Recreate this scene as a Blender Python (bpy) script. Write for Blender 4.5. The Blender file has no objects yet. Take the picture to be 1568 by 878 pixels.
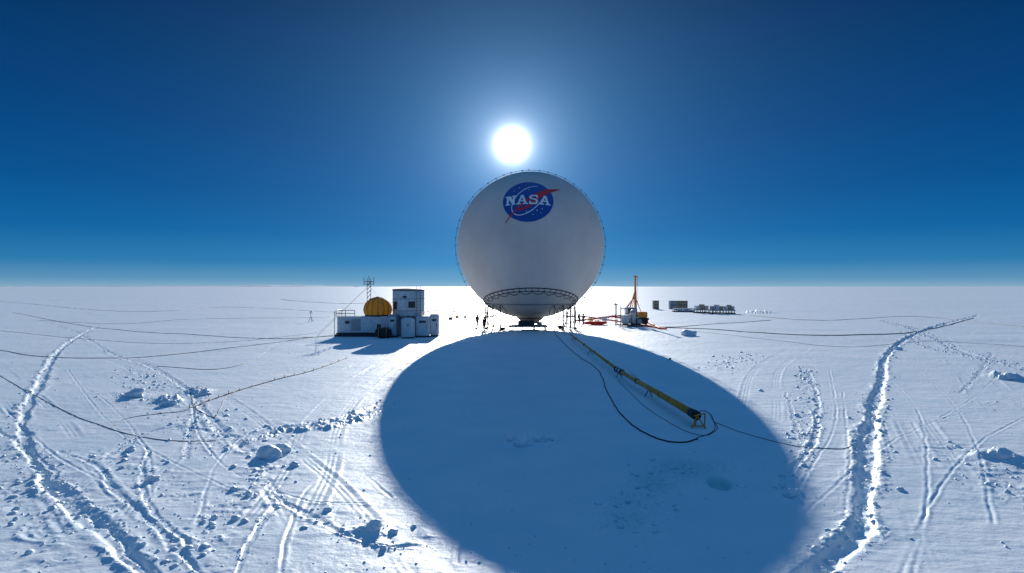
import bpy, bmesh, math, random
import numpy as np
from mathutils import Vector, Matrix
random.seed(7); rng=np.random.default_rng(7)
sc=bpy.context.scene
H=5.9; F=1000.0; CX=784.0; CY=438.0
def G(px,py,z=0.0):
    D=(H-z)*F/(py-CY); return ((px-CX)*D/F, D)
# ---------------------------------------------------------------- camera
cam=bpy.data.cameras.new("camera"); co=bpy.data.objects.new("camera",cam); sc.collection.objects.link(co)
co.location=(0,0,H); co.rotation_euler=(math.radians(90),0,0)
cam.sensor_width=36; cam.lens=36*F/1568; cam.clip_end=80000; cam.clip_start=0.1
sc.camera=co
sc.view_settings.view_transform='Standard'; sc.view_settings.look='None'; sc.view_settings.exposure=0
# ---------------------------------------------------------------- light
EL=math.atan(0.2775)
sun=bpy.data.lights.new("sun",'SUN'); so=bpy.data.objects.new("sun",sun); sc.collection.objects.link(so)
sun.energy=5.0; sun.angle=math.radians(0.38); sun.color=(1.0,0.965,0.91)
sd=Vector((0,math.cos(EL),math.sin(EL)))
so.rotation_euler=sd.to_track_quat('Z','Y').to_euler()
so.location=(0,200,80)
# ---------------------------------------------------------------- world
w=bpy.data.worlds.new("World"); sc.world=w; w.use_nodes=True
nt=w.node_tree; nt.nodes.clear(); N=nt.nodes; L=nt.links
def nn(t,**k):
    n=N.new(t)
    for a,b in k.items(): setattr(n,a,b)
    return n
def mth(op,a,b=None,c=None,clamp=False):
    n=N.new('ShaderNodeMath'); n.operation=op; n.use_clamp=clamp
    for i,v in enumerate((a,b,c)):
        if v is None: continue
        if isinstance(v,(int,float)): n.inputs[i].default_value=v
        else: L.new(v,n.inputs[i])
    return n.outputs[0]
def vscale(col,fac):
    n=N.new('ShaderNodeVectorMath'); n.operation='SCALE'
    if isinstance(col,tuple): n.inputs[0].default_value=col
    else: L.new(col,n.inputs[0])
    if isinstance(fac,(int,float)): n.inputs[3].default_value=fac
    else: L.new(fac,n.inputs[3])
    return n.outputs[0]
def vop(op,a,b):
    n=N.new('ShaderNodeVectorMath'); n.operation=op
    for i,v in enumerate((a,b)):
        if isinstance(v,tuple): n.inputs[i].default_value=v
        else: L.new(v,n.inputs[i])
    return n.outputs[0]
out=nn('ShaderNodeOutputWorld'); bg=nn('ShaderNodeBackground')
sky=nn('ShaderNodeTexSky'); sky.sky_type='NISHITA'; sky.sun_disc=False
sky.sun_elevation=EL; sky.sun_rotation=0.0; sky.altitude=2500; sky.air_density=1.0; sky.dust_density=0.0; sky.ozone_density=4.0
tc=nn('ShaderNodeTexCoord'); nrm=nn('ShaderNodeVectorMath',operation='NORMALIZE'); L.new(tc.outputs['Generated'],nrm.inputs[0])
GEL=math.atan(0.217)
dot=nn('ShaderNodeVectorMath',operation='DOT_PRODUCT'); L.new(nrm.outputs[0],dot.inputs[0]); dot.inputs[1].default_value=(0,math.cos(GEL),math.sin(GEL))
ang=mth('MULTIPLY',mth('ARCCOSINE',mth('MINIMUM',dot.outputs['Value'],0.9999999)),180/math.pi)
sep=nn('ShaderNodeSeparateXYZ'); L.new(nrm.outputs[0],sep.inputs[0])
elv=mth('MULTIPLY',mth('ARCSINE',sep.outputs[2]),180/math.pi)
def ex(s,a): return mth('MULTIPLY',mth('EXPONENT',mth('MULTIPLY',ang,-1.0/s)),a)
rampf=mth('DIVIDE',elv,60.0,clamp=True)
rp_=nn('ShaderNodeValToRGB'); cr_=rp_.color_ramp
stops=[(0,(.23,.39,.52)),(0.6/60,(.11,.28,.46)),(2.0/60,(.025,.18,.40)),(4.5/60,(.004,.115,.33)),(8/60,(.001,.076,.255)),(13/60,(.0007,.050,.185)),(24/60,(.0002,.018,.080)),(33/60,(.004,.055,.18)),(1,(.06,.20,.44))]  # topmost stops, out of frame, brightened to fill the shadows
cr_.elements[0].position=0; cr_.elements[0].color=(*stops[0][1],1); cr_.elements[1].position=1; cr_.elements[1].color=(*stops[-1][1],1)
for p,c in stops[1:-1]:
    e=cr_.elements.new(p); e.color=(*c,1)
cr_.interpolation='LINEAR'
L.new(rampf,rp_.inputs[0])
skyc=vscale(vop('MULTIPLY',sky.outputs[0],(0.1,0.7,1.2)),0.003)
g1=vscale((1.0,0.98,0.94),ex(0.42,24.0))
g2=vscale((0.70,0.85,1.0),ex(2.0,0.9))
g3=vscale((0.115,0.29,0.48),ex(9.0,0.9))
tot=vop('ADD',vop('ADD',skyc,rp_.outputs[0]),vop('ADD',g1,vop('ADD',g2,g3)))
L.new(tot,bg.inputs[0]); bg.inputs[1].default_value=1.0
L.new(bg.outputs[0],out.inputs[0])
# ---------------------------------------------------------------- materials
def mat(name,col,rough=0.6,metal=0.0,var=0.12,scale=3.0,bump=0.05,bscale=30.0,spec=0.5,dirt=None,transl=0.0):
    m=bpy.data.materials.new(name); m.use_nodes=True; t=m.node_tree; b=t.nodes['Principled BSDF']
    b.inputs['Roughness'].default_value=rough; b.inputs['Metallic'].default_value=metal
    b.inputs['Specular IOR Level'].default_value=spec
    tcn=t.nodes.new('ShaderNodeTexCoord')
    n=t.nodes.new('ShaderNodeTexNoise'); n.inputs['Scale'].default_value=scale; n.inputs['Detail'].default_value=6
    t.links.new(tcn.outputs['Object'],n.inputs['Vector'])
    r=t.nodes.new('ShaderNodeValToRGB'); r.color_ramp.elements[0].position=0.3; r.color_ramp.elements[1].position=0.7
    lo=tuple(c*(1-var) for c in col) if dirt is None else dirt
    r.color_ramp.elements[0].color=(*lo,1); r.color_ramp.elements[1].color=(*[min(1,c*(1+var*0.5)) for c in col],1)
    t.links.new(n.outputs[0],r.inputs[0]); t.links.new(r.outputs[0],b.inputs['Base Color'])
    if bump>0:
        n2=t.nodes.new('ShaderNodeTexNoise'); n2.inputs['Scale'].default_value=bscale; n2.inputs['Detail'].default_value=4
        t.links.new(tcn.outputs['Object'],n2.inputs['Vector'])
        bp=t.nodes.new('ShaderNodeBump'); bp.inputs['Strength'].default_value=bump; bp.inputs['Distance'].default_value=0.05
        t.links.new(n2.outputs[0],bp.inputs['Height']); t.links.new(bp.outputs[0],b.inputs['Normal'])
    if transl>0:
        tr_=t.nodes.new('ShaderNodeBsdfTranslucent'); mxs=t.nodes.new('ShaderNodeMixShader'); mxs.inputs[0].default_value=transl
        t.links.new(r.outputs[0],tr_.inputs[0]); t.links.new(b.outputs[0],mxs.inputs[1]); t.links.new(tr_.outputs[0],mxs.inputs[2])
        t.links.new(mxs.outputs[0],t.nodes['Material Output'].inputs[0])
    return m
M_white=mat("painted_white",(0.80,0.79,0.77),0.45,var=0.2)
M_grey=mat("painted_grey",(0.42,0.43,0.44),0.5)
M_dark=mat("dark_steel",(0.06,0.065,0.07),0.5,0.4)
M_black=mat("black_rubber",(0.018,0.018,0.02),0.6)
M_yel=mat("yellow_paint",(0.90,0.33,0.035),0.5,var=0.3)
M_yfab=mat("yellow_fabric",(0.95,0.52,0.06),0.7,var=0.15,transl=0.45)
M_ytan=mat("weathered_yellow",(0.90,0.36,0.06),0.6,var=0.3)
M_ora=mat("orange_paint",(0.85,0.28,0.03),0.5)
M_red=mat("red_fabric",(0.75,0.05,0.03),0.6,transl=0.3)
M_tan=mat("tan_panel",(0.45,0.36,0.25),0.6)
M_steel=mat("galvanised_steel",(0.35,0.36,0.37),0.45,0.7)
M_blue=mat("nasa_blue",(0.01,0.08,0.36),0.45,var=0.08,bump=0)
M_lred=mat("emblem_red",(0.75,0.02,0.03),0.45,var=0.05,bump=0)
M_lwh=mat("emblem_white",(0.92,0.92,0.92),0.45,var=0.03,bump=0)
M_skin=mat("skin",(0.5,0.3,0.22),0.6,bump=0)
M_parka=mat("parka_red",(0.30,0.03,0.025),0.8)
M_parkb=mat("parka_black",(0.03,0.03,0.035),0.8)
M_trou=mat("trousers_black",(0.02,0.02,0.022),0.8)
# ---------------------------------------------------------------- noise
def hsh(ix,iy,s):
    n=(ix.astype(np.int64)*374761393+iy.astype(np.int64)*668265263+s*1442695041)&0xFFFFFFFF
    n=((n^(n>>13))*1274126177)&0xFFFFFFFF
    n=(n^(n>>16))&0xFFFFFFFF
    return n.astype(np.float64)/4294967295.0
def vn(x,y,s=0):
    ix=np.floor(x); iy=np.floor(y); fx=x-ix; fy=y-iy
    u=fx*fx*fx*(fx*(fx*6-15)+10); v=fy*fy*fy*(fy*(fy*6-15)+10)
    a=hsh(ix,iy,s); b=hsh(ix+1,iy,s); c=hsh(ix,iy+1,s); d=hsh(ix+1,iy+1,s)
    return (a*(1-u)+b*u)*(1-v)+(c*(1-u)+d*u)*v*1.0
def fbm(x,y,o=4,s=0):
    t=0;a=0.5
    for i in range(o):
        cs,sn=math.cos(1.1*i+.4),math.sin(1.1*i+.4)
        t=t+a*(vn(x*cs-y*sn+17.3*i,x*sn+y*cs-9.1*i,s+i)-0.5); x=x*2.03; y=y*2.03; a*=0.5
    return t
def smooth_poly(pts,n=8):
    P=[np.array(p,float) for p in pts]; P=[2*P[0]-P[1]]+P+[2*P[-1]-P[-2]]; o=[]
    for i in range(1,len(P)-2):
        for k in range(n):
            t=k/n
            o.append(0.5*((2*P[i])+(-P[i-1]+P[i+1])*t+(2*P[i-1]-5*P[i]+4*P[i+1]-P[i+2])*t*t+(-P[i-1]+3*P[i]-3*P[i+1]+P[i+2])*t**3))
    o.append(P[-2]); return np.array(o)
def pdist(x,y,poly,maxd):
    d=np.full(x.shape,1e9); sg=np.ones(x.shape)
    lo=poly.min(0)-maxd; hi=poly.max(0)+maxd
    idx=np.nonzero((x>lo[0])&(x<hi[0])&(y>lo[1])&(y<hi[1]))[0]
    if len(idx)==0: return d,sg
    X=x[idx];Y=y[idx]; best=np.full(X.shape,1e9); bs=np.ones(X.shape)
    for i in range(len(poly)-1):
        a=poly[i]; b=poly[i+1]; e=b-a; l2=max(e@e,1e-9)
        m=(X>min(a[0],b[0])-maxd)&(X<max(a[0],b[0])+maxd)&(Y>min(a[1],b[1])-maxd)&(Y<max(a[1],b[1])+maxd)
        j=np.nonzero(m)[0]
        if len(j)==0: continue
        xx=X[j]-a[0]; yy=Y[j]-a[1]
        t=np.clip((xx*e[0]+yy*e[1])/l2,0,1)
        dd=np.hypot(xx-t*e[0],yy-t*e[1]); s=np.sign(xx*e[1]-yy*e[0])
        k=dd<best[j]; jj=j[k]; best[jj]=dd[k]; bs[jj]=s[k]
    d[idx]=best; sg[idx]=bs
    return d,sg
def GP(l): return smooth_poly([G(*p) for p in l],6)
trench=[
 (GP([(150,500),(125,512),(92,535),(72,565),(60,590),(38,630),(36,665),(50,705),(90,755),(150,808),(205,856),(250,900)]),0.14,0.10,0.07),
 (GP([(-40,640),(20,672),(60,700),(90,735),(150,790),(215,850),(270,905)]),0.08,0.04,0.03),
 (GP([(90,690),(150,715),(175,750),(230,800),(280,850),(330,900)]),0.06,0.025,0.028),
 (GP([(1500,482),(1440,497),(1385,520),(1358,545),(1350,580),(1338,625),(1330,680),(1326,740),(1322,790),(1300,830),(1255,862),(1200,905)]),0.18,0.20,0.08),
 (GP([(1236,565),(1250,600),(1252,650),(1240,690),(1215,715),(1195,750)]),0.08,0.03,0.04),
 (GP([(1205,600),(1215,640),(1232,680)]),0.06,0.015,0.02),
 (GP([(380,668),(430,655),(480,652),(530,640),(585,622)]),0.24,0.05,0.16),
 (GP([(300,592),(298,620),(292,660),(285,700)]),0.07,0.025,0.02),
 (GP([(160,700),(230,660),(290,655),(380,672)]),0.08,0.028,0.028),
 (GP([(60,490),(110,505),(170,540),(230,560),(290,600),(330,650),(380,690)]),0.12,0.035,0.035),
 (GP([(420,760),(480,790),(560,830),(640,835)]),0.06,0.028,0.028),
 (GP([(1350,490),(1400,505),(1480,540),(1568,560)]),0.20,0.05,0.05),
 (GP([(1380,508),(1420,530),(1500,548),(1600,575)]),0.18,0.03,0.03),
 (GP([(440,760),(400,800),(370,850),(350,900)]),0.05,0.02,0.02),
 (GP([(230,690),(215,740),(240,790),(300,840)]),0.05,0.025,0.025),
 (GP([(1470,600),(1500,570),(1520,540)]),0.1,0.02,0.02),
]
thin=[GP(l) for l in (
 [(0,620),(90,700),(200,760),(330,900)],[(300,720),(420,700),(520,700),(600,760)],[(480,560),(380,600),(250,620),(120,610)],
 [(100,560),(160,640),(250,700),(380,760)],[(560,700),(480,740),(440,820),(430,900)],[(1200,780),(1240,720),(1280,640),(1270,560)],
 [(1400,560),(1460,620),(1500,700),(1520,800)],[(1380,880),(1430,760),(1500,680),(1568,640)],[(1180,840),(1260,760),(1400,660),(1568,600)],
 [(0,800),(80,820),(140,900)],[(500,620),(420,640),(340,700),(300,800)],[(700,560),(720,680),(700,860)],[(950,560),(960,700),(1000,860)],[(640,700),(800,720),(1000,690)],
 [(350,560),(300,620),(330,700),(450,760),(560,770)],[(1300,520),(1240,545),(1120,560)],[(1560,540),(1500,600),(1440,640)],
 [(1340,560),(1400,620),(1420,720),(1400,880)],[(1250,880),(1290,800),(1300,700),(1290,600)],[(40,560),(140,600),(220,680),(230,760)])]
vehicle=[
 (GP([(1365,640),(1400,720),(1440,800),(1490,900)]),0.55),
 (GP([(1395,640),(1445,720),(1520,820),(1580,900)]),0.5),
 (GP([(-20,500),(80,520),(180,548),(300,600),(420,700),(500,790),(560,900)]),0.9),
 (GP([(-20,560),(60,640),(100,720),(160,800),(260,900)]),0.7),
 (GP([(1420,500),(1480,560),(1560,640)]),0.8),
 (GP([(560,560),(440,600),(320,640),(200,720),(120,800)]),0.9),
 (GP([(620,540),(560,580),(500,640),(470,720),(420,800),(330,900)]),0.7),
 (GP([(1250,520),(1180,560),(1160,640)]),0.8),
]
rough=[
 (GP([(210,560),(240,610),(300,640),(360,680),(420,690)]),1.5,0.7),
 (GP([(420,690),(380,750),(330,790),(300,850),(250,900)]),0.9,0.9),
 (GP([(430,650),(520,645),(590,615)]),0.8,0.6),
 (GP([(440,770),(520,800),(620,830)]),0.7,0.8),
 (GP([(0,690),(60,720),(160,800)]),0.8,0.8),
 (GP([(150,690),(220,720),(280,760)]),0.8,0.7),
 (GP([(950,800),(985,750),(1020,725),(1060,705),(1110,715)]),0.8,2.6),
 (GP([(1450,690),(1510,700),(1568,760)]),1.2,0.9),
 (GP([(1230,560),(1240,640),(1200,760)]),0.6,0.7),
 (GP([(1340,600),(1330,700),(1320,780),(1240,880)]),0.55,0.7),
 (GP([(1520,575),(1560,578)]),1.5,0.9),
 (GP([(180,605),(260,615)]),1.2,0.8),
 (GP([(770,672),(845,676)]),0.5,1.3),
 (GP([(640,500),(760,510),(900,510),(1000,505)]),3.0,0.3),
 (GP([(1150,540),(1100,565)]),1.5,0.5),
 (GP([(0,740),(40,780),(60,860)]),0.8,0.8),
]
mounds=[(1540,576,1.0,0.35),(805,677,0.75,0.14),(1210,752,0.28,0.10),(258,614,0.6,0.3),(208,606,0.6,0.25),(575,812,0.35,0.14),(1162,478,3.2,0.6),
 (300,600,0.8,0.22),(1525,700,0.7,0.25)]
def rough_mask(x,y):
    m=np.zeros(x.shape)
    for p,wd,am in rough:
        d,_=pdist(x,y,p,wd*2.6)
        m=np.maximum(m,am*np.exp(-(d/wd)**2)*(d<1e8))
    return m
def height(x,y):
    x=np.asarray(x,float); y=np.asarray(y,float); r=np.hypot(x,y)
    wx=x+0.26*fbm(x/0.9,y/0.9,3,50); wy=y+0.26*fbm(x/0.9+40,y/0.9,3,60)
    h=0.20*fbm(x/22,y/14,3,1)+0.055*fbm(x/3.2,y/2.2,4,5)
    far=np.clip((r-120)/200,0,1)
    h+=far*(0.7*fbm(x/90,y/60,3,9)+1.2*fbm(x/500,y/260,3,13))
    mid=np.clip((r-40)/60,0,1)*np.clip(1-(r-900)/500,0,1)
    h+=mid*0.14*fbm(x/7,y/3.5,3,14)
    near=np.clip(1-(r-90)/120,0,1)
    h+=near*0.016*fbm(x/0.28,y/0.28,3,21)
    h+=near*0.03*np.abs(fbm(x/1.1+0.3*y,y/0.6,3,25))
    m=rough_mask(wx,wy)
    gm=np.clip(fbm(x/7,y/7,3,90)*3+0.2,0,1)*near
    m2=np.maximum(m,0.28*gm)
    c=fbm(wx/0.30,wy/0.30,3,31)
    c2=fbm(wx/0.65,wy/0.65,3,35)
    h+=m2*(0.14*np.maximum(c,0)+0.22*np.maximum(c2-0.03,0)-0.03)*near
    for p,wd,dp,bm in trench:
        d,s=pdist(wx,wy,p,wd*6)
        k=d<wd*6
        if not k.any(): continue
        wv=wd*(0.7+1.2*vn(x[k]/1.7,y[k]/1.7,77))
        dk=d[k]; nz=0.75+1.1*fbm(x[k]/0.6,y[k]/0.6,3,71); nz2=0.35+3.2*np.abs(fbm(x[k]/0.26,y[k]/0.26,3,75))
        br=np.clip(2.5*vn(x[k]/2.3,y[k]/2.3,79)-0.2,0.25,1.2)
        h[k]+=-dp*np.exp(-(dk/wv)**4)*nz + bm*br*nz*nz2*np.exp(-((dk-1.7*wv)/(0.7*wv))**2)*np.where(s[k]>0,1.0,0.6)
    for p in thin:
        d,s=pdist(x+0.5*(wx-x),y+0.5*(wy-y),p,.5)
        k=d<.5
        if not k.any(): continue
        h[k]+=(-0.013*np.exp(-(d[k]/0.04)**2)+0.008*np.exp(-((d[k]-.09)/.05)**2))*np.clip(1.8*vn(x[k]/3,y[k]/3,85)-.3,0,1.2)
    for p,g in vehicle:
        d,s=pdist(x+0.1*(wx-x),y,p,g+1.2)
        k=d<g+1.2
        if not k.any(): continue
        dk=d[k]
        v=np.zeros(dk.shape)
        for o in (g-0.16,g+0.16,g-0.0):
            v-=0.010*np.exp(-((dk-o)/0.06)**2)
        v+=0.010*np.exp(-((dk-g-0.33)/0.07)**2)
        h[k]+=v*np.clip(2.2*vn(x[k]/3,y[k]/3,81)-0.5,0,1.4)*(0.6+2*np.maximum(0,fbm(x[k]/.5,y[k]/.5,2,82)+.2))
    for px,py,rr,hh in mounds:
        gx,gy=G(px,py); d=np.hypot(wx-gx,wy-gy)/rr
        h+=hh*np.exp(-d**4*0.9)*(0.7+0.9*np.maximum(c,-.2)*2)
    gx,gy=G(1102,740); d=np.hypot((wx-gx)/0.27,(wy-gy)/0.50); h-=0.30*np.exp(-d**4)
    d=np.hypot(x-2.58,y-92.2); k=1/(1+np.exp((d-9)/1.5)); h=h*(1-k)
    return h
def hz(x,y): return float(height(np.array([x]),np.array([y]))[0])
# ---------------------------------------------------------------- ground
rs=[1.0]
while rs[-1]<11: rs.append(rs[-1]+0.5)
while rs[-1]<45000:
    r=rs[-1]; rs.append(r+max(0.025,min(r*r*0.55/(653*5.9), r*0.022)))
rs=np.array(rs)
az=np.concatenate([np.arange(-180,-43,2.0),np.linspace(-42,42,1650),np.arange(44,180,2.0)])
az=np.radians(az); nr,na=len(rs),len(az)
RR,AA=np.meshgrid(rs,az,indexing='ij')
X=(RR*np.sin(AA)).ravel(); Y=(RR*np.cos(AA)).ravel(); Z=height(X,Y)
print("ground verts",len(X))
me=bpy.data.meshes.new("snow_ground")
ii=(np.arange(nr-1)[:,None]*na+np.arange(na)[None,:]); jj=(np.arange(nr-1)[:,None]*na+((np.arange(na)+1)%na)[None,:])
quads=np.stack([ii,ii+na,jj+na,jj],-1).reshape(-1,4)
nv=len(X); X2=np.append(X,0);Y2=np.append(Y,0);Z2=np.append(Z,0)
me.vertices.add(nv+1); me.vertices.foreach_set('co',np.stack([X2,Y2,Z2],-1).ravel())
tri=np.stack([np.full(na,nv),np.arange(na),(np.arange(na)+1)%na],-1)
me.loops.add(quads.size+tri.size); me.loops.foreach_set('vertex_index',np.concatenate([quads.ravel(),tri.ravel()]).astype(np.int32))
me.polygons.add(len(quads)+len(tri))
ls=np.concatenate([np.arange(len(quads))*4,len(quads)*4+np.arange(len(tri))*3]).astype(np.int32)
me.polygons.foreach_set('loop_start',ls)
me.polygons.foreach_set('use_smooth',np.ones(len(ls),bool))
me.update(calc_edges=True); me.validate()
if me.polygons[1000].normal.z<0: me.flip_normals()
ice=np.zeros(nv+1)
def blob(px,py,ax_,ay_,a):
    global ice
    gx,gy=G(px,py); d=np.hypot((X2-gx)/ax_,(Y2-gy)/ay_); ice=np.maximum(ice,a*np.exp(-d**3))
blob(1102,738,0.36,0.7,0.8); blob(1050,715,0.9,1.3,0.4); blob(1000,735,0.6,1.0,0.35); blob(960,790,0.5,0.8,0.25)
att=me.attributes.new("ice",'FLOAT','POINT'); att.data.foreach_set('value',ice.astype(np.float32))
g=bpy.data.objects.new("snow_ground",me); sc.collection.objects.link(g)
def snowmat(name,c0=(0.76,0.87,0.91),c1=(0.87,0.925,0.945)):
    m=bpy.data.materials.new(name); m.use_nodes=True; t=m.node_tree; b=t.nodes['Principled BSDF']
    ge=t.nodes.new('ShaderNodeNewGeometry')
    n=t.nodes.new('ShaderNodeTexNoise'); n.inputs['Scale'].default_value=0.35; n.inputs['Detail'].default_value=8; n.inputs['Roughness'].default_value=0.6
    t.links.new(ge.outputs['Position'],n.inputs['Vector'])
    r=t.nodes.new('ShaderNodeValToRGB'); r.color_ramp.elements[0].position=0.35; r.color_ramp.elements[1].position=0.62
    r.color_ramp.elements[0].color=(*c0,1); r.color_ramp.elements[1].color=(*c1,1)
    at_=t.nodes.new('ShaderNodeAttribute'); at_.attribute_name="ice"
    mx=t.nodes.new('ShaderNodeMix'); mx.data_type='RGBA'; t.links.new(at_.outputs['Fac'],mx.inputs[0]); t.links.new(r.outputs[0],mx.inputs[6]); mx.inputs[7].default_value=(0.20,0.62,0.62,1)
    t.links.new(n.outputs[0],r.inputs[0]); t.links.new(mx.outputs[2],b.inputs['Base Color'])
    b.inputs['Roughness'].default_value=0.5; b.inputs['Specular IOR Level'].default_value=0.42
    n2=t.nodes.new('ShaderNodeTexNoise'); n2.inputs['Scale'].default_value=9; n2.inputs['Detail'].default_value=8; n2.inputs['Roughness'].default_value=0.65
    t.links.new(ge.outputs['Position'],n2.inputs['Vector'])
    mp=t.nodes.new('ShaderNodeMapping'); mp.inputs['Scale'].default_value=(0.5,1.3,1); mp.inputs['Rotation'].default_value=(0,0,0.5)
    t.links.new(ge.outputs['Position'],mp.inputs[0])
    n3=t.nodes.new('ShaderNodeTexNoise'); n3.inputs['Scale'].default_value=1.6; n3.inputs['Detail'].default_value=6
    t.links.new(mp.outputs[0],n3.inputs['Vector'])
    b1=t.nodes.new('ShaderNodeBump'); b1.inputs['Strength'].default_value=0.45; b1.inputs['Distance'].default_value=0.03
    b2=t.nodes.new('ShaderNodeBump'); b2.inputs['Strength'].default_value=0.45; b2.inputs['Distance'].default_value=0.08
    t.links.new(n2.outputs[0],b1.inputs['Height']); t.links.new(n3.outputs[0],b2.inputs['Height'])
    t.links.new(b2.outputs[0],b1.inputs['Normal']); t.links.new(b1.outputs[0],b.inputs['Normal'])
    return m
M_snow=snowmat("snow"); me.materials.append(M_snow)
M_whsnow=snowmat("white_snow",(0.96,0.96,0.96),(0.99,0.99,0.99))  # near-white snow, paler than the ground snow
# ---------------------------------------------------------------- mesh helpers
def empty(name,loc=(0,0,0),rotz=0):
    e=bpy.data.objects.new(name,None); sc.collection.objects.link(e); e.location=loc; e.rotation_euler=(0,0,rotz); e.empty_display_size=0.3; return e
def link(name,me,m,parent=None,smooth=False):
    o=bpy.data.objects.new(name,me); sc.collection.objects.link(o)
    if m: me.materials.append(m)
    if smooth:
        for p in me.polygons: p.use_smooth=True
    if parent: o.parent=parent
    return o
def box(name,c,s,m,parent=None,bev=0.03,rz=0,rx=0,ry=0):
    bm=bmesh.new(); bmesh.ops.create_cube(bm,size=1); bmesh.ops.scale(bm,vec=s,verts=bm.verts)
    if bev>0: bmesh.ops.bevel(bm,geom=bm.edges[:],offset=min(bev,min(s)*0.3),segments=2,affect='EDGES')
    me=bpy.data.meshes.new(name); bm.to_mesh(me); bm.free(); o=link(name,me,m,parent); o.location=c; o.rotation_euler=(rx,ry,rz); return o
def rod(name,a,b,r,m,parent=None,seg=10,r2=None):
    a=Vector(a);b=Vector(b); d=b-a
    bm=bmesh.new(); bmesh.ops.create_cone(bm,cap_ends=True,segments=seg,radius1=r,radius2=r if r2 is None else r2,depth=d.length)
    me=bpy.data.meshes.new(name); bm.to_mesh(me); bm.free(); o=link(name,me,m,parent,seg>6)
    o.location=(a+b)/2; o.rotation_euler=d.to_track_quat('Z','Y').to_euler(); return o
def rods(name,segs,r,m,parent=None,seg=6):
    bm=bmesh.new()
    for s in segs:
        a=Vector(s[0]);b=Vector(s[1]); d=b-a; rr=s[2] if len(s)>2 else r
        M=Matrix.Translation((a+b)/2)@d.to_track_quat('Z','Y').to_matrix().to_4x4()
        bmesh.ops.create_cone(bm,cap_ends=True,segments=seg,radius1=rr,radius2=rr,depth=d.length,matrix=M)
    me=bpy.data.meshes.new(name); bm.to_mesh(me); bm.free(); return link(name,me,m,parent)
def tube(name,pts,r,m,parent=None,cyc=False):
    c=bpy.data.curves.new(name,'CURVE'); c.dimensions='3D'; c.bevel_depth=r; c.bevel_resolution=2
    s=c.splines.new('POLY'); s.points.add(len(pts)-1); s.use_cyclic_u=cyc
    for i,p in enumerate(pts): s.points[i].co=(*p,1)
    o=bpy.data.objects.new(name,c); sc.collection.objects.link(o); c.materials.append(m)
    if parent: o.parent=parent
    return o
def lathe(name,prof,m,parent=None,seg=40,loc=(0,0,0)):
    bm=bmesh.new(); rows=[]
    for r,z in prof:
        rows.append([bm.verts.new((r*math.cos(2*math.pi*i/seg),r*math.sin(2*math.pi*i/seg),z)) for i in range(seg)])
    for a,b in zip(rows[:-1],rows[1:]):
        for i in range(seg): bm.faces.new((a[i],a[(i+1)%seg],b[(i+1)%seg],b[i]))
    if prof[0][0]>0.001: bm.faces.new(rows[0][::-1])
    if prof[-1][0]>0.001: bm.faces.new(rows[-1])
    bmesh.ops.remove_doubles(bm,verts=bm.verts,dist=1e-5)
    me=bpy.data.meshes.new(name); bm.to_mesh(me); bm.free(); o=link(name,me,m,parent); o.location=loc
    for p in me.polygons: p.use_smooth=len(p.vertices)<=4
    return o
# ---------------------------------------------------------------- balloon
BC=Vector((2.58,92.2,11.7)); BR=10.28
bal=empty("nasa_balloon",BC)
bm=bmesh.new(); bmesh.ops.create_uvsphere(bm,u_segments=160,v_segments=96,radius=BR)
me=bpy.data.meshes.new("envelope"); bm.to_mesh(me); bm.free()
mb=bpy.data.materials.new("balloon_fabric"); mb.use_nodes=True; t=mb.node_tree; b=t.nodes['Principled BSDF']
tcn=t.nodes.new('ShaderNodeTexCoord')
sx=t.nodes.new('ShaderNodeSeparateXYZ'); t.links.new(tcn.outputs['Object'],sx.inputs[0])
def tm(op,a,b2=None,cl=False):
    n=t.nodes.new('ShaderNodeMath'); n.operation=op; n.use_clamp=cl
    for i,v in enumerate((a,b2)):
        if v is None: continue
        if isinstance(v,(int,float)): n.inputs[i].default_value=v
        else: t.links.new(v,n.inputs[i])
    return n.outputs[0]
lon=tm('ARCTAN2',sx.outputs[1],sx.outputs[0])
fr=tm('ABSOLUTE',tm('SUBTRACT',tm('FRACT',tm('MULTIPLY',lon,36/(2*math.pi))),0.5))
seam=tm('SUBTRACT',1.0,tm('MULTIPLY',tm('SUBTRACT',0.5,fr),45.0),True)
ns=t.nodes.new('ShaderNodeTexNoise'); ns.inputs['Scale'].default_value=0.25; ns.inputs['Detail'].default_value=5; t.links.new(tcn.outputs['Object'],ns.inputs['Vector'])
rr=t.nodes.new('ShaderNodeValToRGB'); rr.color_ramp.elements[0].color=(0.66,0.58,0.52,1); rr.color_ramp.elements[1].color=(0.76,0.68,0.62,1); rr.color_ramp.elements[0].position=.3; rr.color_ramp.elements[1].position=.7
t.links.new(ns.outputs[0],rr.inputs[0])
mx=t.nodes.new('ShaderNodeMix'); mx.data_type='RGBA'; t.links.new(tm('MULTIPLY',seam,0.10),mx.inputs[0]); t.links.new(rr.outputs[0],mx.inputs[6]); mx.inputs[7].default_value=(0.4,0.4,0.4,1)
t.links.new(mx.outputs[2],b.inputs['Base Color']); b.inputs['Roughness'].default_value=0.6; b.inputs['Specular IOR Level'].default_value=0.3
bp=t.nodes.new('ShaderNodeBump'); bp.inputs['Strength'].default_value=0.3; bp.inputs['Distance'].default_value=0.05; t.links.new(seam,bp.inputs['Height']); t.links.new(bp.outputs[0],b.inputs['Normal'])
env=link("envelope",me,mb,bal,True)
tl=math.radians(15.4)
ax=Vector((0,-math.sin(tl),-math.cos(tl))); e1=Vector((1,0,0)); e2=ax.cross(e1)
def ringpts(angdeg,off,n=120,fn=None):
    o=[]
    for i in range(n):
        a=2*math.pi*i/n; th=math.radians(angdeg+(fn(i/n) if fn else 0))
        v=ax*math.cos(th)+(e1*math.cos(a)+e2*math.sin(a))*math.sin(th); o.append(v*(BR+off))
    return o
tube("skirt_ring_upper",ringpts(39,0.05),0.07,M_dark,bal,True)
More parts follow.
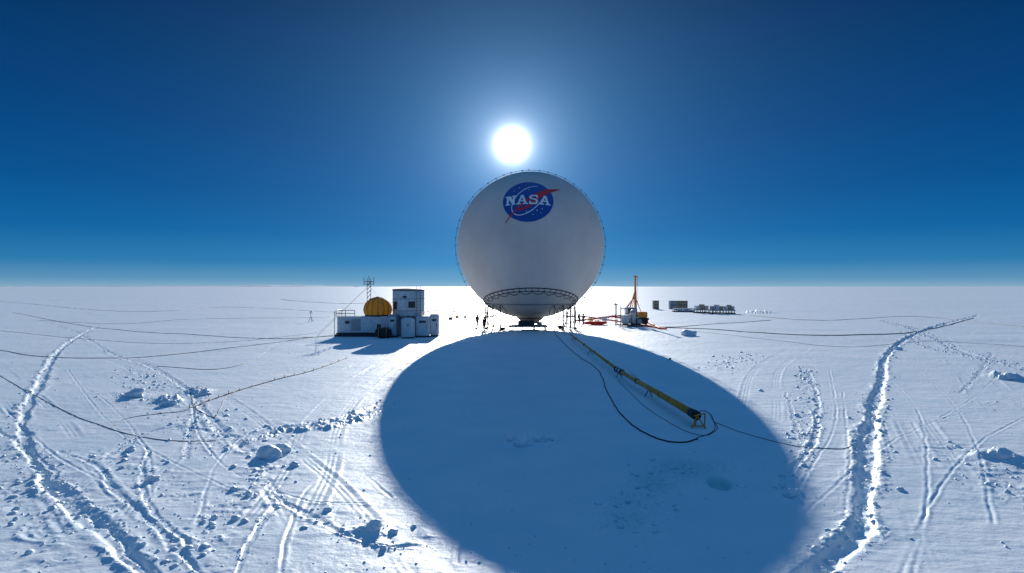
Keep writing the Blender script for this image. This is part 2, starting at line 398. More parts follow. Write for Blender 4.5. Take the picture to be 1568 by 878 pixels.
tube("skirt_ring_lower",ringpts(36.2,0.05),0.05,M_dark,bal,True)
tube("skirt_scallops",ringpts(35.8,0.06,480,lambda u:-2.6*abs(math.sin(u*math.pi*24))),0.035,M_dark,bal,True)
A=ringpts(39,0.06,96);B=ringpts(36.2,0.06,96)
rods("skirt_ties",[(A[i],B[i]) for i in range(0,96,2)],0.035,M_dark,bal)
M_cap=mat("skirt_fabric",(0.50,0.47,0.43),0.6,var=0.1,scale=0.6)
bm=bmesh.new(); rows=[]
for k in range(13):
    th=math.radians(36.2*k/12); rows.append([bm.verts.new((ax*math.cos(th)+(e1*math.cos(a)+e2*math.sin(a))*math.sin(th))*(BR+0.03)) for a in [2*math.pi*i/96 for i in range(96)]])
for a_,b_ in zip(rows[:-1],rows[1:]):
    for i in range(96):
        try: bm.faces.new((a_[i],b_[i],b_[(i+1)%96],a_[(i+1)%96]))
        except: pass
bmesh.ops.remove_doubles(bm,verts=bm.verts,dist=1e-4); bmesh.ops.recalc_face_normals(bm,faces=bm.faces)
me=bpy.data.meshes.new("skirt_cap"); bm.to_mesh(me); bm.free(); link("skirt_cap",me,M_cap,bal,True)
st=[]
arc=[Vector((math.cos(a),-0.03,math.sin(a)))*(BR+0.28) for a in np.linspace(math.radians(-50),math.radians(230),160)]
tube("handling_rope",arc,0.03,M_steel,bal)
for i,a in enumerate(np.radians(np.arange(-50,231,7))):
    a+=random.uniform(-.02,.02)
    d=Vector((math.cos(a),-0.03,math.sin(a))); tg=Vector((-math.sin(a),0,math.cos(a)))
    st+=[(d*(BR-0.02),d*(BR+0.34)),(d*(BR+0.34)-tg*0.08,d*(BR+0.34)+tg*0.16)]
rods("rope_brackets",st,0.035,M_steel,bal)
n0=Vector((math.sin(math.radians(-3.5))*math.cos(math.radians(31.5)),-math.cos(math.radians(31.5))*math.cos(math.radians(3.5)),math.sin(math.radians(31.5))))
u0=Vector((0,0,1)).cross(-n0).normalized()*-1
if u0.x<0: u0=-u0
v0=n0.cross(u0)
if v0.z<0: v0=-v0
LR=3.42
def onb(u,v,off):
    p=(n0+u0*(u*LR/BR)+v0*(v*LR/BR)).normalized(); return p*(BR+off)
def emblem(name,polys,off,m):
    bm=bmesh.new()
    for P in polys:
        f=bm.faces.new([bm.verts.new((x,y,0)) for x,y in P])
    bmesh.ops.triangulate(bm,faces=bm.faces[:])
    for _ in range(6):
        ed=[e for e in bm.edges if e.calc_length()>0.09]
        if not ed: break
        bmesh.ops.subdivide_edges(bm,edges=ed,cuts=1); bmesh.ops.triangulate(bm,faces=bm.faces[:])
    for v in bm.verts: v.co=onb(v.co.x,v.co.y,off)
    for f in bm.faces:
        f.normal_update()
        if f.normal.dot(f.calc_center_median())<0: f.normal_flip()
    me=bpy.data.meshes.new(name); bm.to_mesh(me); bm.free(); return link(name,me,m,bal,False)
disc=[(math.cos(2*math.pi*i/64),math.sin(2*math.pi*i/64)) for i in range(64)]
emblem("emblem_disc",[disc],0.02,M_blue)
def ell(a,bb,rot,t0,t1,w0,n=40):
    q=[]
    for i in range(n):
        def pt(t_,o): 
            x=(a+o)*math.cos(t_); y=(bb+o)*math.sin(t_); return (x*math.cos(rot)-y*math.sin(rot),x*math.sin(rot)+y*math.cos(rot))
        ta=t0+(t1-t0)*i/n; tb=t0+(t1-t0)*(i+1)/n
        q.append([pt(ta,0),pt(ta,w0),pt(tb,w0),pt(tb,0)])
    return q
emblem("emblem_orbit",ell(0.80,0.44,math.radians(52),math.radians(20),math.radians(300),0.035),0.035,M_lwh)
stars=[]
for (x,y,s) in [(-.35,.62,.035),(-.1,.78,.025),(.2,.68,.03),(-.55,.45,.03),(.35,-.5,.045),(.2,-.68,.03),(.55,-.42,.035),(-.5,-.5,.035),(-.05,-.55,.03),(.02,.5,.025),(.5,-.6,.03),(-.62,-.36,.025)]:
    stars.append([(x+s*(1 if k%2==0 else .4)*math.cos(k*math.pi/4),y+s*(1 if k%2==0 else .4)*math.sin(k*math.pi/4)) for k in range(8)])
emblem("emblem_stars",stars,0.035,M_lwh)
emblem("emblem_chevron",[[(1.40,.84),(.66,.56),(.16,.20),(.30,.16)],[(1.40,.84),(.30,.16),(.52,.14)],[(.16,.20),(-.42,-.38),(-.38,-.43),(.30,.16)],[(-.42,-.38),(-.92,-.98),(-.89,-1.0),(-.38,-.43)],[(.52,.14),(.30,.16),(.06,-.28),(.12,-.34)],[(-.38,-.43),(-.33,-.54),(.12,-.34),(.06,-.28)]],0.05,M_lred)
LTR={'N':[[(-.5,-.5),(-.05,-.5),(-.05,-.38),(-.5,-.38)],[(-.40,-.38),(-.18,-.38),(-.18,.38),(-.40,.38)],[(-.55,.38),(-.1,.38),(-.18,.5),(-.55,.5)],[(-.18,.5),(-.18,.10),(.20,-.5),(.38,-.5),(.38,-.2),(-.05,.5)],[(.22,-.2),(.38,-.2),(.38,.38),(.22,.38)],[(.08,.38),(.52,.38),(.52,.5),(.08,.5)]],
'A':[[(-.10,.5),(.12,.5),(.42,-.38),(.20,-.38),(0,.22)],[(-.10,.5),(0,.22),(-.24,-.38),(-.40,-.38)],[(-.20,-.2),(.18,-.2),(.14,-.06),(-.14,-.06)],[(-.55,-.5),(-.10,-.5),(-.10,-.38),(-.55,-.38)],[(.06,-.5),(.56,-.5),(.56,-.38),(.06,-.38)]],
'S':[[(-.38,.30),(-.24,.5),(.22,.5),(.22,.34),(-.16,.34),(-.18,.28)],[(.22,.5),(.38,.5),(.38,.16),(.26,.16),(.22,.34)],[(-.38,.30),(-.18,.28),(-.14,.14),(-.28,.02),(-.38,.12)],[(-.28,.02),(-.14,.14),(.26,.06),(.20,-.10)],[(.20,-.10),(.26,.06),(.40,-.08),(.40,-.30),(.20,-.26)],[(.40,-.30),(.26,-.5),(-.22,-.5),(-.22,-.34),(.18,-.34),(.20,-.26)],[(-.22,-.5),(-.38,-.5),(-.38,-.16),(-.26,-.16),(-.22,-.34)]]}
pl=[]
for ch,cx in (('N',-.66),('A',-.22),('S',.21),('A',.64)):
    for P in LTR[ch]: pl.append([(cx+x*.42,-.02+y*.44) for x,y in P])
emblem("emblem_lettering",pl,0.065,M_lwh)
# ---------------------------------------------------------------- support frame
fr_=empty("balloon_support_frame",(BC.x,BC.y,0))
sg=[]; angs=[math.radians(a) for a in list(range(-62,63,14))+list(range(118,243,14))]
pr=6.4
prev=None
for k,a in enumerate(angs):
    p=Vector((pr*math.cos(a),pr*math.sin(a),-0.05)); q=Vector((pr*math.cos(a),pr*math.sin(a),3.45))
    p2=p*0.82; 
    sg+=[(p,q,0.06),((p2.x,p2.y,0),(p2.x,p2.y,2.6),0.045),((p2.x,p2.y,2.6),q,0.04),((p.x,p.y,1.7),(p2.x,p2.y,1.7),0.03)]
    if prev is not None and abs(a-prev[2])<0.4:
        for z in (0.9,1.9,2.9,3.4): sg.append(((prev[0].x,prev[0].y,z),(p.x,p.y,z),0.035))
        sg.append((prev[0],q,0.03)); sg.append((p,prev[1],0.03))
    prev=(p,q,a)
rods("truss_legs",sg,0.05,M_dark,fr_)
tube("top_ring",[(pr*math.cos(a),pr*math.sin(a),3.45) for a in np.linspace(0,2*math.pi,80,endpoint=False)],0.06,M_steel,fr_,True)
feet=[(((pr-.3)*math.cos(a),(pr-.3)*math.sin(a),-0.03),((pr+.3)*math.cos(a),(pr+.3)*math.sin(a),-0.03),0.12) for a in angs]
rods("foot_pads",feet,0.12,M_dark,fr_)
dk=empty("launch_platform",(BC.x-0.4,BC.y-3.5,0))
box("deck",(0,0,0.55),(5.2,4.0,0.18),M_grey,dk)
box("winch_housing",(-0.3,-1.0,0.98),(2.2,1.2,0.66),M_dark,dk,0.06)
box("control_cabinet",(1.5,-1.2,0.9),(0.7,0.7,0.55),M_grey,dk)
rods("deck_legs",[((x,y,-0.05),(x,y,0.5)) for x in (-2.3,-0.8,0.8,2.3) for y in (-1.7,1.7)],0.09,M_dark,dk)
lathe("load_cone",[(0.9,0.65),(1.3,1.0),(1.9,1.45),(2.0,1.5)],M_dark,dk,32,(0.4,3.5,0))
# ---------------------------------------------------------------- ground-laid cables
def at(px,py): 
    x,y=G(px,py); return (x,y,hz(x,y))
def cable(name,pts,r=0.03,m=M_black,lift=0.0,n=14):
    P=smooth_poly([G(*p) for p in pts],n)
    Q=[P[0]]
    for a_,b_ in zip(P[:-1],P[1:]):
        k=int(min(30,max(1,np.linalg.norm(b_-a_)/0.5)))
        for i in range(1,k+1): Q.append(a_+(b_-a_)*i/k)
    Q=np.array(Q); Q[:,0]+=0.12*fbm(Q[:,0]/1.5,Q[:,1]/1.5,2,5)
    Zc=height(Q[:,0],Q[:,1])+r*0.9+lift
    return tube(name,[(a_[0],a_[1],z) for a_,z in zip(Q,Zc)],r,m)
cable("black_hose",[(850,511),(880,540),(915,566),(930,600),(955,638),(990,665),(1020,677),(1050,679),(1069,674)],0.028)
for pts,r in [
 ([(0,575),(60,610),(150,650),(240,672),(330,675)],0.013),
 ([(-20,532),(60,545),(200,547),(330,535),(450,520),(515,512)],0.022),
 ([(20,478),(140,500),(300,512),(420,518),(515,514)],0.024),
 ([(290,625),(350,603),(420,582),(480,566),(530,548)],0.026),
 ([(330,640),(300,625),(292,600),(305,592),(320,605),(300,630)],0.014),
 ([(330,640),(345,610),(360,600)],0.014),
 ([(240,560),(330,565),(390,550),(425,525),(470,515)],0.016),
 ([(60,490),(180,495),(300,488),(480,486),(520,482)],0.02),
 ([(0,460),(180,476),(350,470),(520,478)],0.025),
 ([(-10,505),(150,520),(300,525),(460,512),(520,500)],0.014),
 ([(170,655),(200,640),(290,628)],0.012),
 ([(990,500),(1080,503),(1200,512),(1320,513),(1410,507),(1490,487)],0.045),
 ([(890,490),(1000,500),(1100,495),(1180,490)],0.035),
 ([(1120,480),(1250,490),(1400,484),(1568,500)],0.03),
 ([(1050,505),(1180,520),(1300,530),(1420,522),(1568,530)],0.014),
 ([(1092,645),(1150,668),(1230,686),(1310,689)],0.012),
 ([(965,570),(1010,605),(1060,630)],0.012),
 ([(945,580),(980,615),(1040,655),(1080,668),(1098,655),(1085,632)],0.013),
 ([(1060,640),(1075,628),(1092,640),(1092,662),(1068,672)],0.014),
 ([(670,505),(700,498),(745,497)],0.04),
 ([(560,585),(600,545),(680,510),(740,500)],0.012),
 ([(430,458),(520,464),(600,462),(690,470)],0.05),
 ([(660,455),(720,462),(790,458)],0.06),
]: cable("power_cable",pts,r)
P=smooth_poly([G(*p) for p in [(290,625),(350,603),(420,582),(480,566),(530,548)]],4); tt=[]
for q in P:
    z=hz(q[0],q[1]); a_=random.uniform(-.4,.4); tt.append(((q[0],q[1],z),(q[0]+.1*a_,q[1],z+.08+.1*random.random())))
rods("cable_marker_ties",tt,0.018,M_black)
for pts in [[(885,484),(930,490),(975,497),(1020,504)],[(880,492),(940,486),(985,492),(1010,503)],[(915,487),(950,484),(985,487)]]:
    cable("red_air_hose",pts,0.13,M_red,0.05)
cable("red_air_hose",[(640,480),(665,476),(720,478),(745,480)],0.09,M_red,0.05)
# ---------------------------------------------------------------- yellow boom
P0=Vector((*G(873,511,0.45),0.45)); P1=Vector((*G(948,567,0.45),0.45)); P2=Vector((*G(1062,633,0.5),0.5))
bo=empty("yellow_boom_pole",(0,0,0))
rod("far_section",P0,P1,0.08,M_ytan,bo,16,0.11)
rod("near_section",P1,P2,0.12,M_yel,bo,20,0.165)
d1=(P2-P1).normalized(); d0=(P1-P0).normalized()
rod("coupling_flange",P1-d0*0.7,P1+d1*0.7,0.15,M_white,bo,20)
for k in (-0.75,0.75,0.0): rod("coupling_band",P1+d1*(k-0.05),P1+d1*(k+0.05),0.19,M_black,bo,20)
for f in (0.2,0.42,0.64,0.85):
    q=P0.lerp(P1,f); rod("joint_band",q-d0*.12,q+d0*.12,0.125,M_dark,bo,14)
for f in (0.33,0.66):
    q=P1.lerp(P2,f); rod("joint_band",q-d1*.04,q+d1*.04,0.165,M_dark,bo,14)
rod("end_cap",P2,P2+d1*0.4,0.20,M_black,bo,20); rod("end_boot",P2-d1*0.35,P2-d1*0.0,0.185,M_black,bo,20)
s=[]
for q in [P0.lerp(P1,.1),P0.lerp(P1,.55),P1,P1.lerp(P2,.5)]:
    z=hz(q.x,q.y); s+=[((q.x-.2,q.y,z),(q.x,q.y,q.z-.1)),((q.x+.2,q.y,z),(q.x,q.y,q.z-.1))]
rods("trestles",s,0.025,M_dark,bo)
q=P2+d1*0.45; z=hz(q.x,q.y)
rods("end_stand",[((q.x-.30,q.y-.2,z),(q.x,q.y,q.z)),((q.x+.30,q.y-.2,z),(q.x,q.y,q.z)),((q.x,q.y+.3,z),(q.x,q.y,q.z)),((q.x-.25,q.y-.17,z+.1),(q.x+.25,q.y-.17,z+.1)),((q.x-.15,q.y,q.z),(q.x+.3,q.y-.1,q.z+.12)),((q.x+.3,q.y-.1,q.z+.12),(q.x+.25,q.y-.2,z))],0.03,M_yel,bo)
# ---------------------------------------------------------------- left equipment
k=76.6/1000
def LX(px): return (px-784)*k
tr=empty("equipment_trailer",(LX(557),76.6,0))
box("body",(0,1.2,1.45),(6.2,2.6,1.9),M_white,tr,0.06)
box("chassis",(0,1.2,0.38),(6.5,2.4,0.2),M_dark,tr)
box("skid_runner_front",(0,0.0,0.14),(6.9,0.3,0.3),M_dark,tr,0.1); box("skid_runner_back",(0,2.4,0.14),(6.9,0.3,0.3),M_dark,tr,0.1)
for x in (-2.2,-0.9,0.4,1.7): box("side_panel",(x,-0.12,1.4),(1.1,0.05,1.35),M_grey if x in(-0.9,) else M_white,tr,0.02)
box("vent",(-1.9,-0.17,1.7),(0.5,0.05,0.35),M_dark,tr,0.01); box("vent",(1.8,-0.17,1.2),(0.45,0.05,0.6),M_dark,tr,0.01)
rs_=[]
for x in (-3.2,-2.1,-1.0): rs_+=[((x,-0.2,2.35),(x,-0.2,3.1))]
rs_+=[((-3.2,-.2,3.1),(-1.0,-.2,3.1)),((-3.2,-.2,2.75),(-1.0,-.2,2.75)),((-3.35,-.3,0),(-3.35,-.3,3.0)),((-3.2,2.4,2.35),(-3.2,2.4,3.1)),((-3.2,-.2,3.1),(-3.2,2.4,3.1))]
rods("hand_rail",rs_,0.035,M_dark,tr)
dm=empty("yellow_dome",(LX(575),77.9,2.42))
seg=144; bm=bmesh.new(); rows=[]
for i in range(25):
    ph=-0.45+(math.pi*0.5+0.45)*i/24
    row=[]
    for j in range(seg):
        a=2*math.pi*j/seg; rr_=1.60*(1+0.05*abs(math.sin(a*7)))
        row.append(bm.verts.new((rr_*math.cos(ph)*math.cos(a),rr_*math.cos(ph)*math.sin(a),0.75+1.45*math.sin(ph))))
    rows.append(row)
for a_,b_ in zip(rows[:-1],rows[1:]):
    for j in range(seg): bm.faces.new((a_[j],a_[(j+1)%seg],b_[(j+1)%seg],b_[j]))
me=bpy.data.meshes.new("gored_shell"); bm.to_mesh(me); bm.free(); o=link("gored_shell",me,M_yfab,dm,True)
for j in range(14):
    a=2*math.pi*(j)/14
    pts=[(1.61*math.cos(p)*math.cos(a),1.61*math.cos(p)*math.sin(a),0.75+1.46*math.sin(p)) for p in np.linspace(-0.4,math.pi/2,14)]
    tube("rib",pts,0.03,M_dark,dm)
lathe("crown_cap",[(0.25,2.19),(0.2,2.26),(0,2.28)],M_ytan,dm,24)
lathe("base_collar",[(1.50,-0.05),(1.50,0.12),(1.42,0.2)],M_dark,dm,40)
tk=empty("white_storage_tank",(LX(622),78.4,0))
box("support_plinth",(0,0.3,1.25),(3.6,3.0,2.3),M_grey,tk,0.05)
lathe("shell",[(1.88,2.4),(1.9,2.5),(1.9,5.35),(1.84,5.45)],M_white,tk,48)
lathe("rim",[(1.95,5.42),(1.95,5.55),(1.78,5.6),(0.0,5.72)],M_dark,tk,48)
lathe("lower_hoop",[(1.905,3.0),(1.94,3.0),(1.94,3.08),(1.905,3.08)],M_grey,tk,48)
lathe("upper_hoop",[(1.905,4.4),(1.94,4.4),(1.94,4.48),(1.905,4.48)],M_grey,tk,48)
def cyl_patch(name,a0,a1,z0,z1,R,m,par):
    bm=bmesh.new(); n=8; lo=[];hi=[]
    for i in range(n+1):
        a=math.radians(a0+(a1-a0)*i/n); lo.append(bm.verts.new((R*math.sin(a),-R*math.cos(a),z0))); hi.append(bm.verts.new((R*math.sin(a),-R*math.cos(a),z1)))
    for i in range(n): bm.faces.new((lo[i],lo[i+1],hi[i+1],hi[i]))
    me=bpy.data.meshes.new(name); bm.to_mesh(me); bm.free(); return link(name,me,m,par,True)
cyl_patch("hatch",8,32,3.4,4.15,1.93,M_dark,tk); cyl_patch("access_panel",-58,-36,3.2,4.1,1.93,M_dark,tk); cyl_patch("label",-12,2,4.55,4.8,1.93,M_dark,tk)
rods("ladder",[((1.2,-1.62,0),(1.2,-1.62,5.9),0.035),((1.62,-1.25,0),(1.62,-1.25,5.9),0.035)]+[((1.2,-1.62,z),(1.62,-1.25,z),0.02) for z in np.arange(0.3,5.8,0.35)],0.03,M_steel,tk)
gd=empty("white_gas_cylinder",(LX(625)*0.98,75.0,0))
lathe("drum",[(0.0,0.1),(0.7,0.1),(0.78,0.2),(0.78,2.0),(0.7,2.2),(0.3,2.32),(0.0,2.35)],M_white,gd,36)
lathe("foot_ring",[(0.72,0),(0.72,0.12),(0.6,0.12)],M_dark,gd,30); rod("valve",(0,0,2.3),(0,0,2.55),0.09,M_dark,gd)
box("data_plate",(0.1,-0.80,1.5),(0.3,0.03,0.25),M_grey,gd,0.01)
for (px,w_,d_,h_,y_) in [(603,1.0,1.2,2.6,76.2),(648,1.55,1.4,2.4,76.6),(664,1.0,1.2,2.6,77.6)]:
    cb=empty("equipment_cabinet",(LX(px),y_,0))
    box("housing",(0,0,h_/2+0.1),(w_,d_,h_-0.1),M_white if px!=603 else M_grey,cb,0.08)
    box("door",(0,-d_/2-0.012,h_/2+0.1),(w_*0.8,0.03,h_*0.75),M_white,cb,0.02)
    box("vent",(0,-d_/2-0.035,h_*0.75),(w_*0.5,0.03,0.25),M_dark,cb,0.01)
    box("skid",(0,0,0.06),(w_*1.05,d_,0.14),M_dark,cb,0.02)
    rod("handle",(w_*.3,-d_/2-.06,h_*.45),(w_*.3,-d_/2-.06,h_*.6),0.025,M_dark,cb)
bg_=empty("black_cargo_bag",(LX(591),75.0,0))
bm=bmesh.new(); bmesh.ops.create_icosphere(bm,subdivisions=4,radius=1)
for v in bm.verts:
    c=v.co; c.x=0.95*math.copysign(abs(c.x)**0.7,c.x); c.y=0.6*math.copysign(abs(c.y)**0.8,c.y); c.z=0.58+0.58*math.copysign(abs(c.z)**0.65,c.z)+0.06*math.sin(c.x*7+c.y*5)
me=bpy.data.meshes.new("bag"); bm.to_mesh(me); bm.free(); link("bag",me,M_black,bg_,True)
for x in (-.45,.45): tube("strap",[(x,-0.64*math.cos(a),0.58+0.66*math.sin(a)) for a in np.linspace(-0.9,2.2,14)],0.03,M_ora,bg_)
an=empty("antenna_mast",(LX(558)-0.1,79.5,0))
rods("lattice",[((-0.22,0,0),(-0.22,0,6.9)),((0.22,0,0),(0.22,0,6.9))]+[((-0.22,0,z),(0.22,0,z+0.5)) for z in np.arange(3,6.3,.5)]+[((-.6,0,6.5),(.6,0,6.5)),((-.6,0,6.2),(.6,0,6.2)),((-.6,0,6.1),(-.6,0,7.0)),((.6,0,6.1),(.6,0,7.0)),((0,0,6),(0,0,7.2))],0.035,M_dark,an)
rods("guy_wires",[((0,0,6),(-7,3,0)),((0,0,6),(-5,-5,0)),((0,0,6),(5,4,0))],0.012,M_dark,an)
def stand(px,py):
    x,y,z=at(px,py); e=empty("instrument_stand",(x,y,z))
    rods("tripod",[((-.4,0,0),(0,0,.9)),((.4,0,0),(0,0,.9)),((0,.4,0),(0,0,.9)),((0,0,.8),(0,0,1.7)),((-.3,0,1.5),(.3,0,1.5))],0.035,M_dark,e)
    box("sensor_head",(0.0,0,1.75),(.3,.2,.2),M_grey,e,.04)
stand(476,492); stand(695,492)
def barrier(name,pts):
    P=[at(*p) for p in pts]; e=empty(name,(0,0,0)); s=[]
    for p in P: s.append(((p[0],p[1],p[2]-.1),(p[0],p[1],p[2]+1.25),0.035))
    for a_,b_ in zip(P[:-1],P[1:]):
        for hh in (1.1,0.6): s.append(((a_[0],a_[1],a_[2]+hh),(b_[0],b_[1],b_[2]+hh),0.02))
    rods("posts_and_rope",s,0.03,M_dark,e)
barrier("rope_barrier",[(672,497),(682,499),(695,494),(708,491),(722,489),(736,488),(744,497)])
barrier("rope_barrier",[(890,489),(903,491),(918,488),(932,490),(946,493),(960,491)])
# ---------------------------------------------------------------- right equipment
k2=5900/60/1000
DY=5900/60.
def RX(px): return (px-784)*k2
cr=empty("orange_crane",(RX(976)+.3,DY+4,0))
box("base_cab",(-0.6,0,1.9),(1.6,1.8,1.5),M_white,cr,0.08); box("cab_window",(-0.6,-0.93,2.2),(1.1,0.04,0.6),M_dark,cr,0.01)
box("chassis",(0.1,0,0.85),(4.0,2.0,0.35),M_dark,cr,0.05); box("engine_cover",(1.2,0,1.5),(1.4,1.6,0.9),M_yel,cr,0.08)
for x in (-1.3,0.2,1.5):
    for y in (-0.95,0.95):
        o=rod("wheel",(x,y-.15,0.45),(x,y+.15,0.45),0.45,M_black,cr,20)
rods("mast",[((0.1,0,2.0),(0.15,0,7.6),0.15),((0.35,0,2.0),(0.2,0,7.6),0.06),((-.15,0,7.5),(0.5,-.1,7.4),0.09),((-.7,0,2.6),(0.1,0,5.2),0.09),((-.35,0,2.6),(0.1,0,4.9),0.05)],0.08,M_ora,cr,8)
rods("hoist_cable",[((.5,-.1,7.4),(.5,-.1,3.0))],0.02,M_dark,cr)
rods("a_frame",[((-1.2,-.4,2.6),(0.1,0,4.4)),((-1.2,.4,2.6),(.1,0,4.4)),((1.0,0,2.0),(.1,0,4.4))],0.06,M_ora,cr)
pm=empty("pump_skid",(RX(962),DY-1,0))
box("frame",(0,0,0.2),(3.4,1.8,0.2),M_dark,pm); box("pump_body",(-0.6,0,1.0),(1.1,1.2,1.3),M_white,pm,0.12)
lathe("vertical_tank",[(0,0.3),(0.5,0.35),(0.5,2.2),(0.3,2.45),(0,2.5)],M_white,pm,28,(0.6,0,0)); box("motor",(1.4,-.2,0.7),(0.7,0.8,0.7),M_grey,pm,0.1)
rods("piping",[((-1.4,-.6,.3),(-1.4,-.6,2.9)),((-.6,-.7,1.9),(.6,-.6,2.2)),((1.0,-.5,.4),(1.0,-.5,2.6)),((-1.4,-.6,2.6),(1.0,-.5,2.6)),((.1,-.7,.3),(.1,-.7,1.8))],0.06,M_dark,pm)
rods("vent_posts",[((-2.1,0,0),(-2.1,0,3.5)),((-1.85,.3,0),(-1.85,.3,3.3)),((-2.3,0,3.2),(-1.7,.3,3.2))],0.06,M_dark,pm)
fs=empty("red_fuel_bladder",(RX(915),DY+3,0))
bm=bmesh.new(); bmesh.ops.create_icosphere(bm,subdivisions=4,radius=1)
for v in bm.verts:
    c=v.co; c.x=1.9*math.copysign(abs(c.x)**0.75,c.x); c.y=1.0*math.copysign(abs(c.y)**0.7,c.y); c.z=0.28+0.28*math.copysign(abs(c.z)**0.6,c.z)+0.03*math.sin(c.x*5)
me=bpy.data.meshes.new("bladder"); bm.to_mesh(me); bm.free(); link("bladder",me,M_red,fs,True)
rod("filler_cap",(0,0,.5),(0,0,.68),.12,M_dark,fs)
for (px,w_,c_) in [(1004,1.4,M_tan),(1030,1.7,M_grey),(1040,1.2,M_tan),(1048,1.3,M_tan)]:
    yb=473; x,y=G(px,yb); e=empty("cargo_crate",(x,y,hz(x,y)))
    sz=w_*y/1000*7/1.0/1.2
    hh=13*y/1000
    box("crate_body",(0,0,hh/2),(sz,sz,hh),c_,e,0.04)
    for zz in (0.15,0.5,0.85): box("slat",(0,-sz/2-0.03,hh*zz),(sz*1.02,0.06,hh*0.07),M_dark,e,0.01)
    for xx in (-.45,.45): box("corner_post",(sz*xx,-sz/2-0.05,hh/2),(0.15,0.1,hh*1.0),c_,e,0.01)
for (px,py,l_) in [(1046,477,30),(1074,479,22),(1097,480,20),(1116,480,16)]:
    x,y=G(px,py); m_=y/1000; e=empty("cargo_sled",(x,y,hz(x,y)))
    box("bed",(0,0,0.75),(l_*m_,2.2,0.22),M_grey,e); 
    for yy in (-.9,.9):
        box("runner",(0,yy,0.14),(l_*m_*1.05,0.2,0.25),M_dark,e,0.08)
    rods("stanchions",[((xx*l_*m_,yy,.2),(xx*l_*m_,yy,.7)) for xx in (-.4,-.15,.15,.4) for yy in (-.9,.9)],0.08,M_dark,e)
    if py>477:
        for i,xx in enumerate((-.3,0.02,.3)): box("load_box",(xx*l_*m_,0,1.25+0.15*(i%2)),(l_*m_*.26,1.6,0.8+0.3*(i%2)),(M_white,M_tan,M_grey)[(i+px)%3],e,0.05)
for (px,py,m_,s_) in [(700,487,M_ora,.5),(712,487,M_white,.5),(905,492,M_ora,.6),(915,494,M_dark,.5),(1026,550,M_dark,.13),(690,489,M_dark,.5),(770,505,M_dark,.45),(858,503,M_dark,.5),(925,490,M_white,.7)]:
    x,y,z=at(px,py); e=empty("tool_case",(x,y,z)); box("case",(0,0,s_*.45),(s_*1.3,s_*.8,s_*.8),m_,e,0.05*s_*2); box("lid",(0,0,s_*.9),(s_*1.34,s_*.84,s_*.12),M_dark,e,0.01); tube("handle",[(s_*.25*math.cos(a),0,s_*.96+s_*.15*math.sin(a)) for a in np.linspace(0,math.pi,8)],0.02*s_*2,M_dark,e)
gl=[]
for (a_,dx,dy) in [(-1,-13,-2),(-1,-16,8),(1,13,-2),(1,16,8)]:
    st_=BC+Vector((a_*7.3,0,-7.2)); gl.append((st_,(BC.x+dx,BC.y+dy,0.0)))
rods("guy_lines",[(tuple(Vector(a_)-BC),tuple(Vector(b_)-BC)) for a_,b_ in gl],0.025,M_dark,bal)
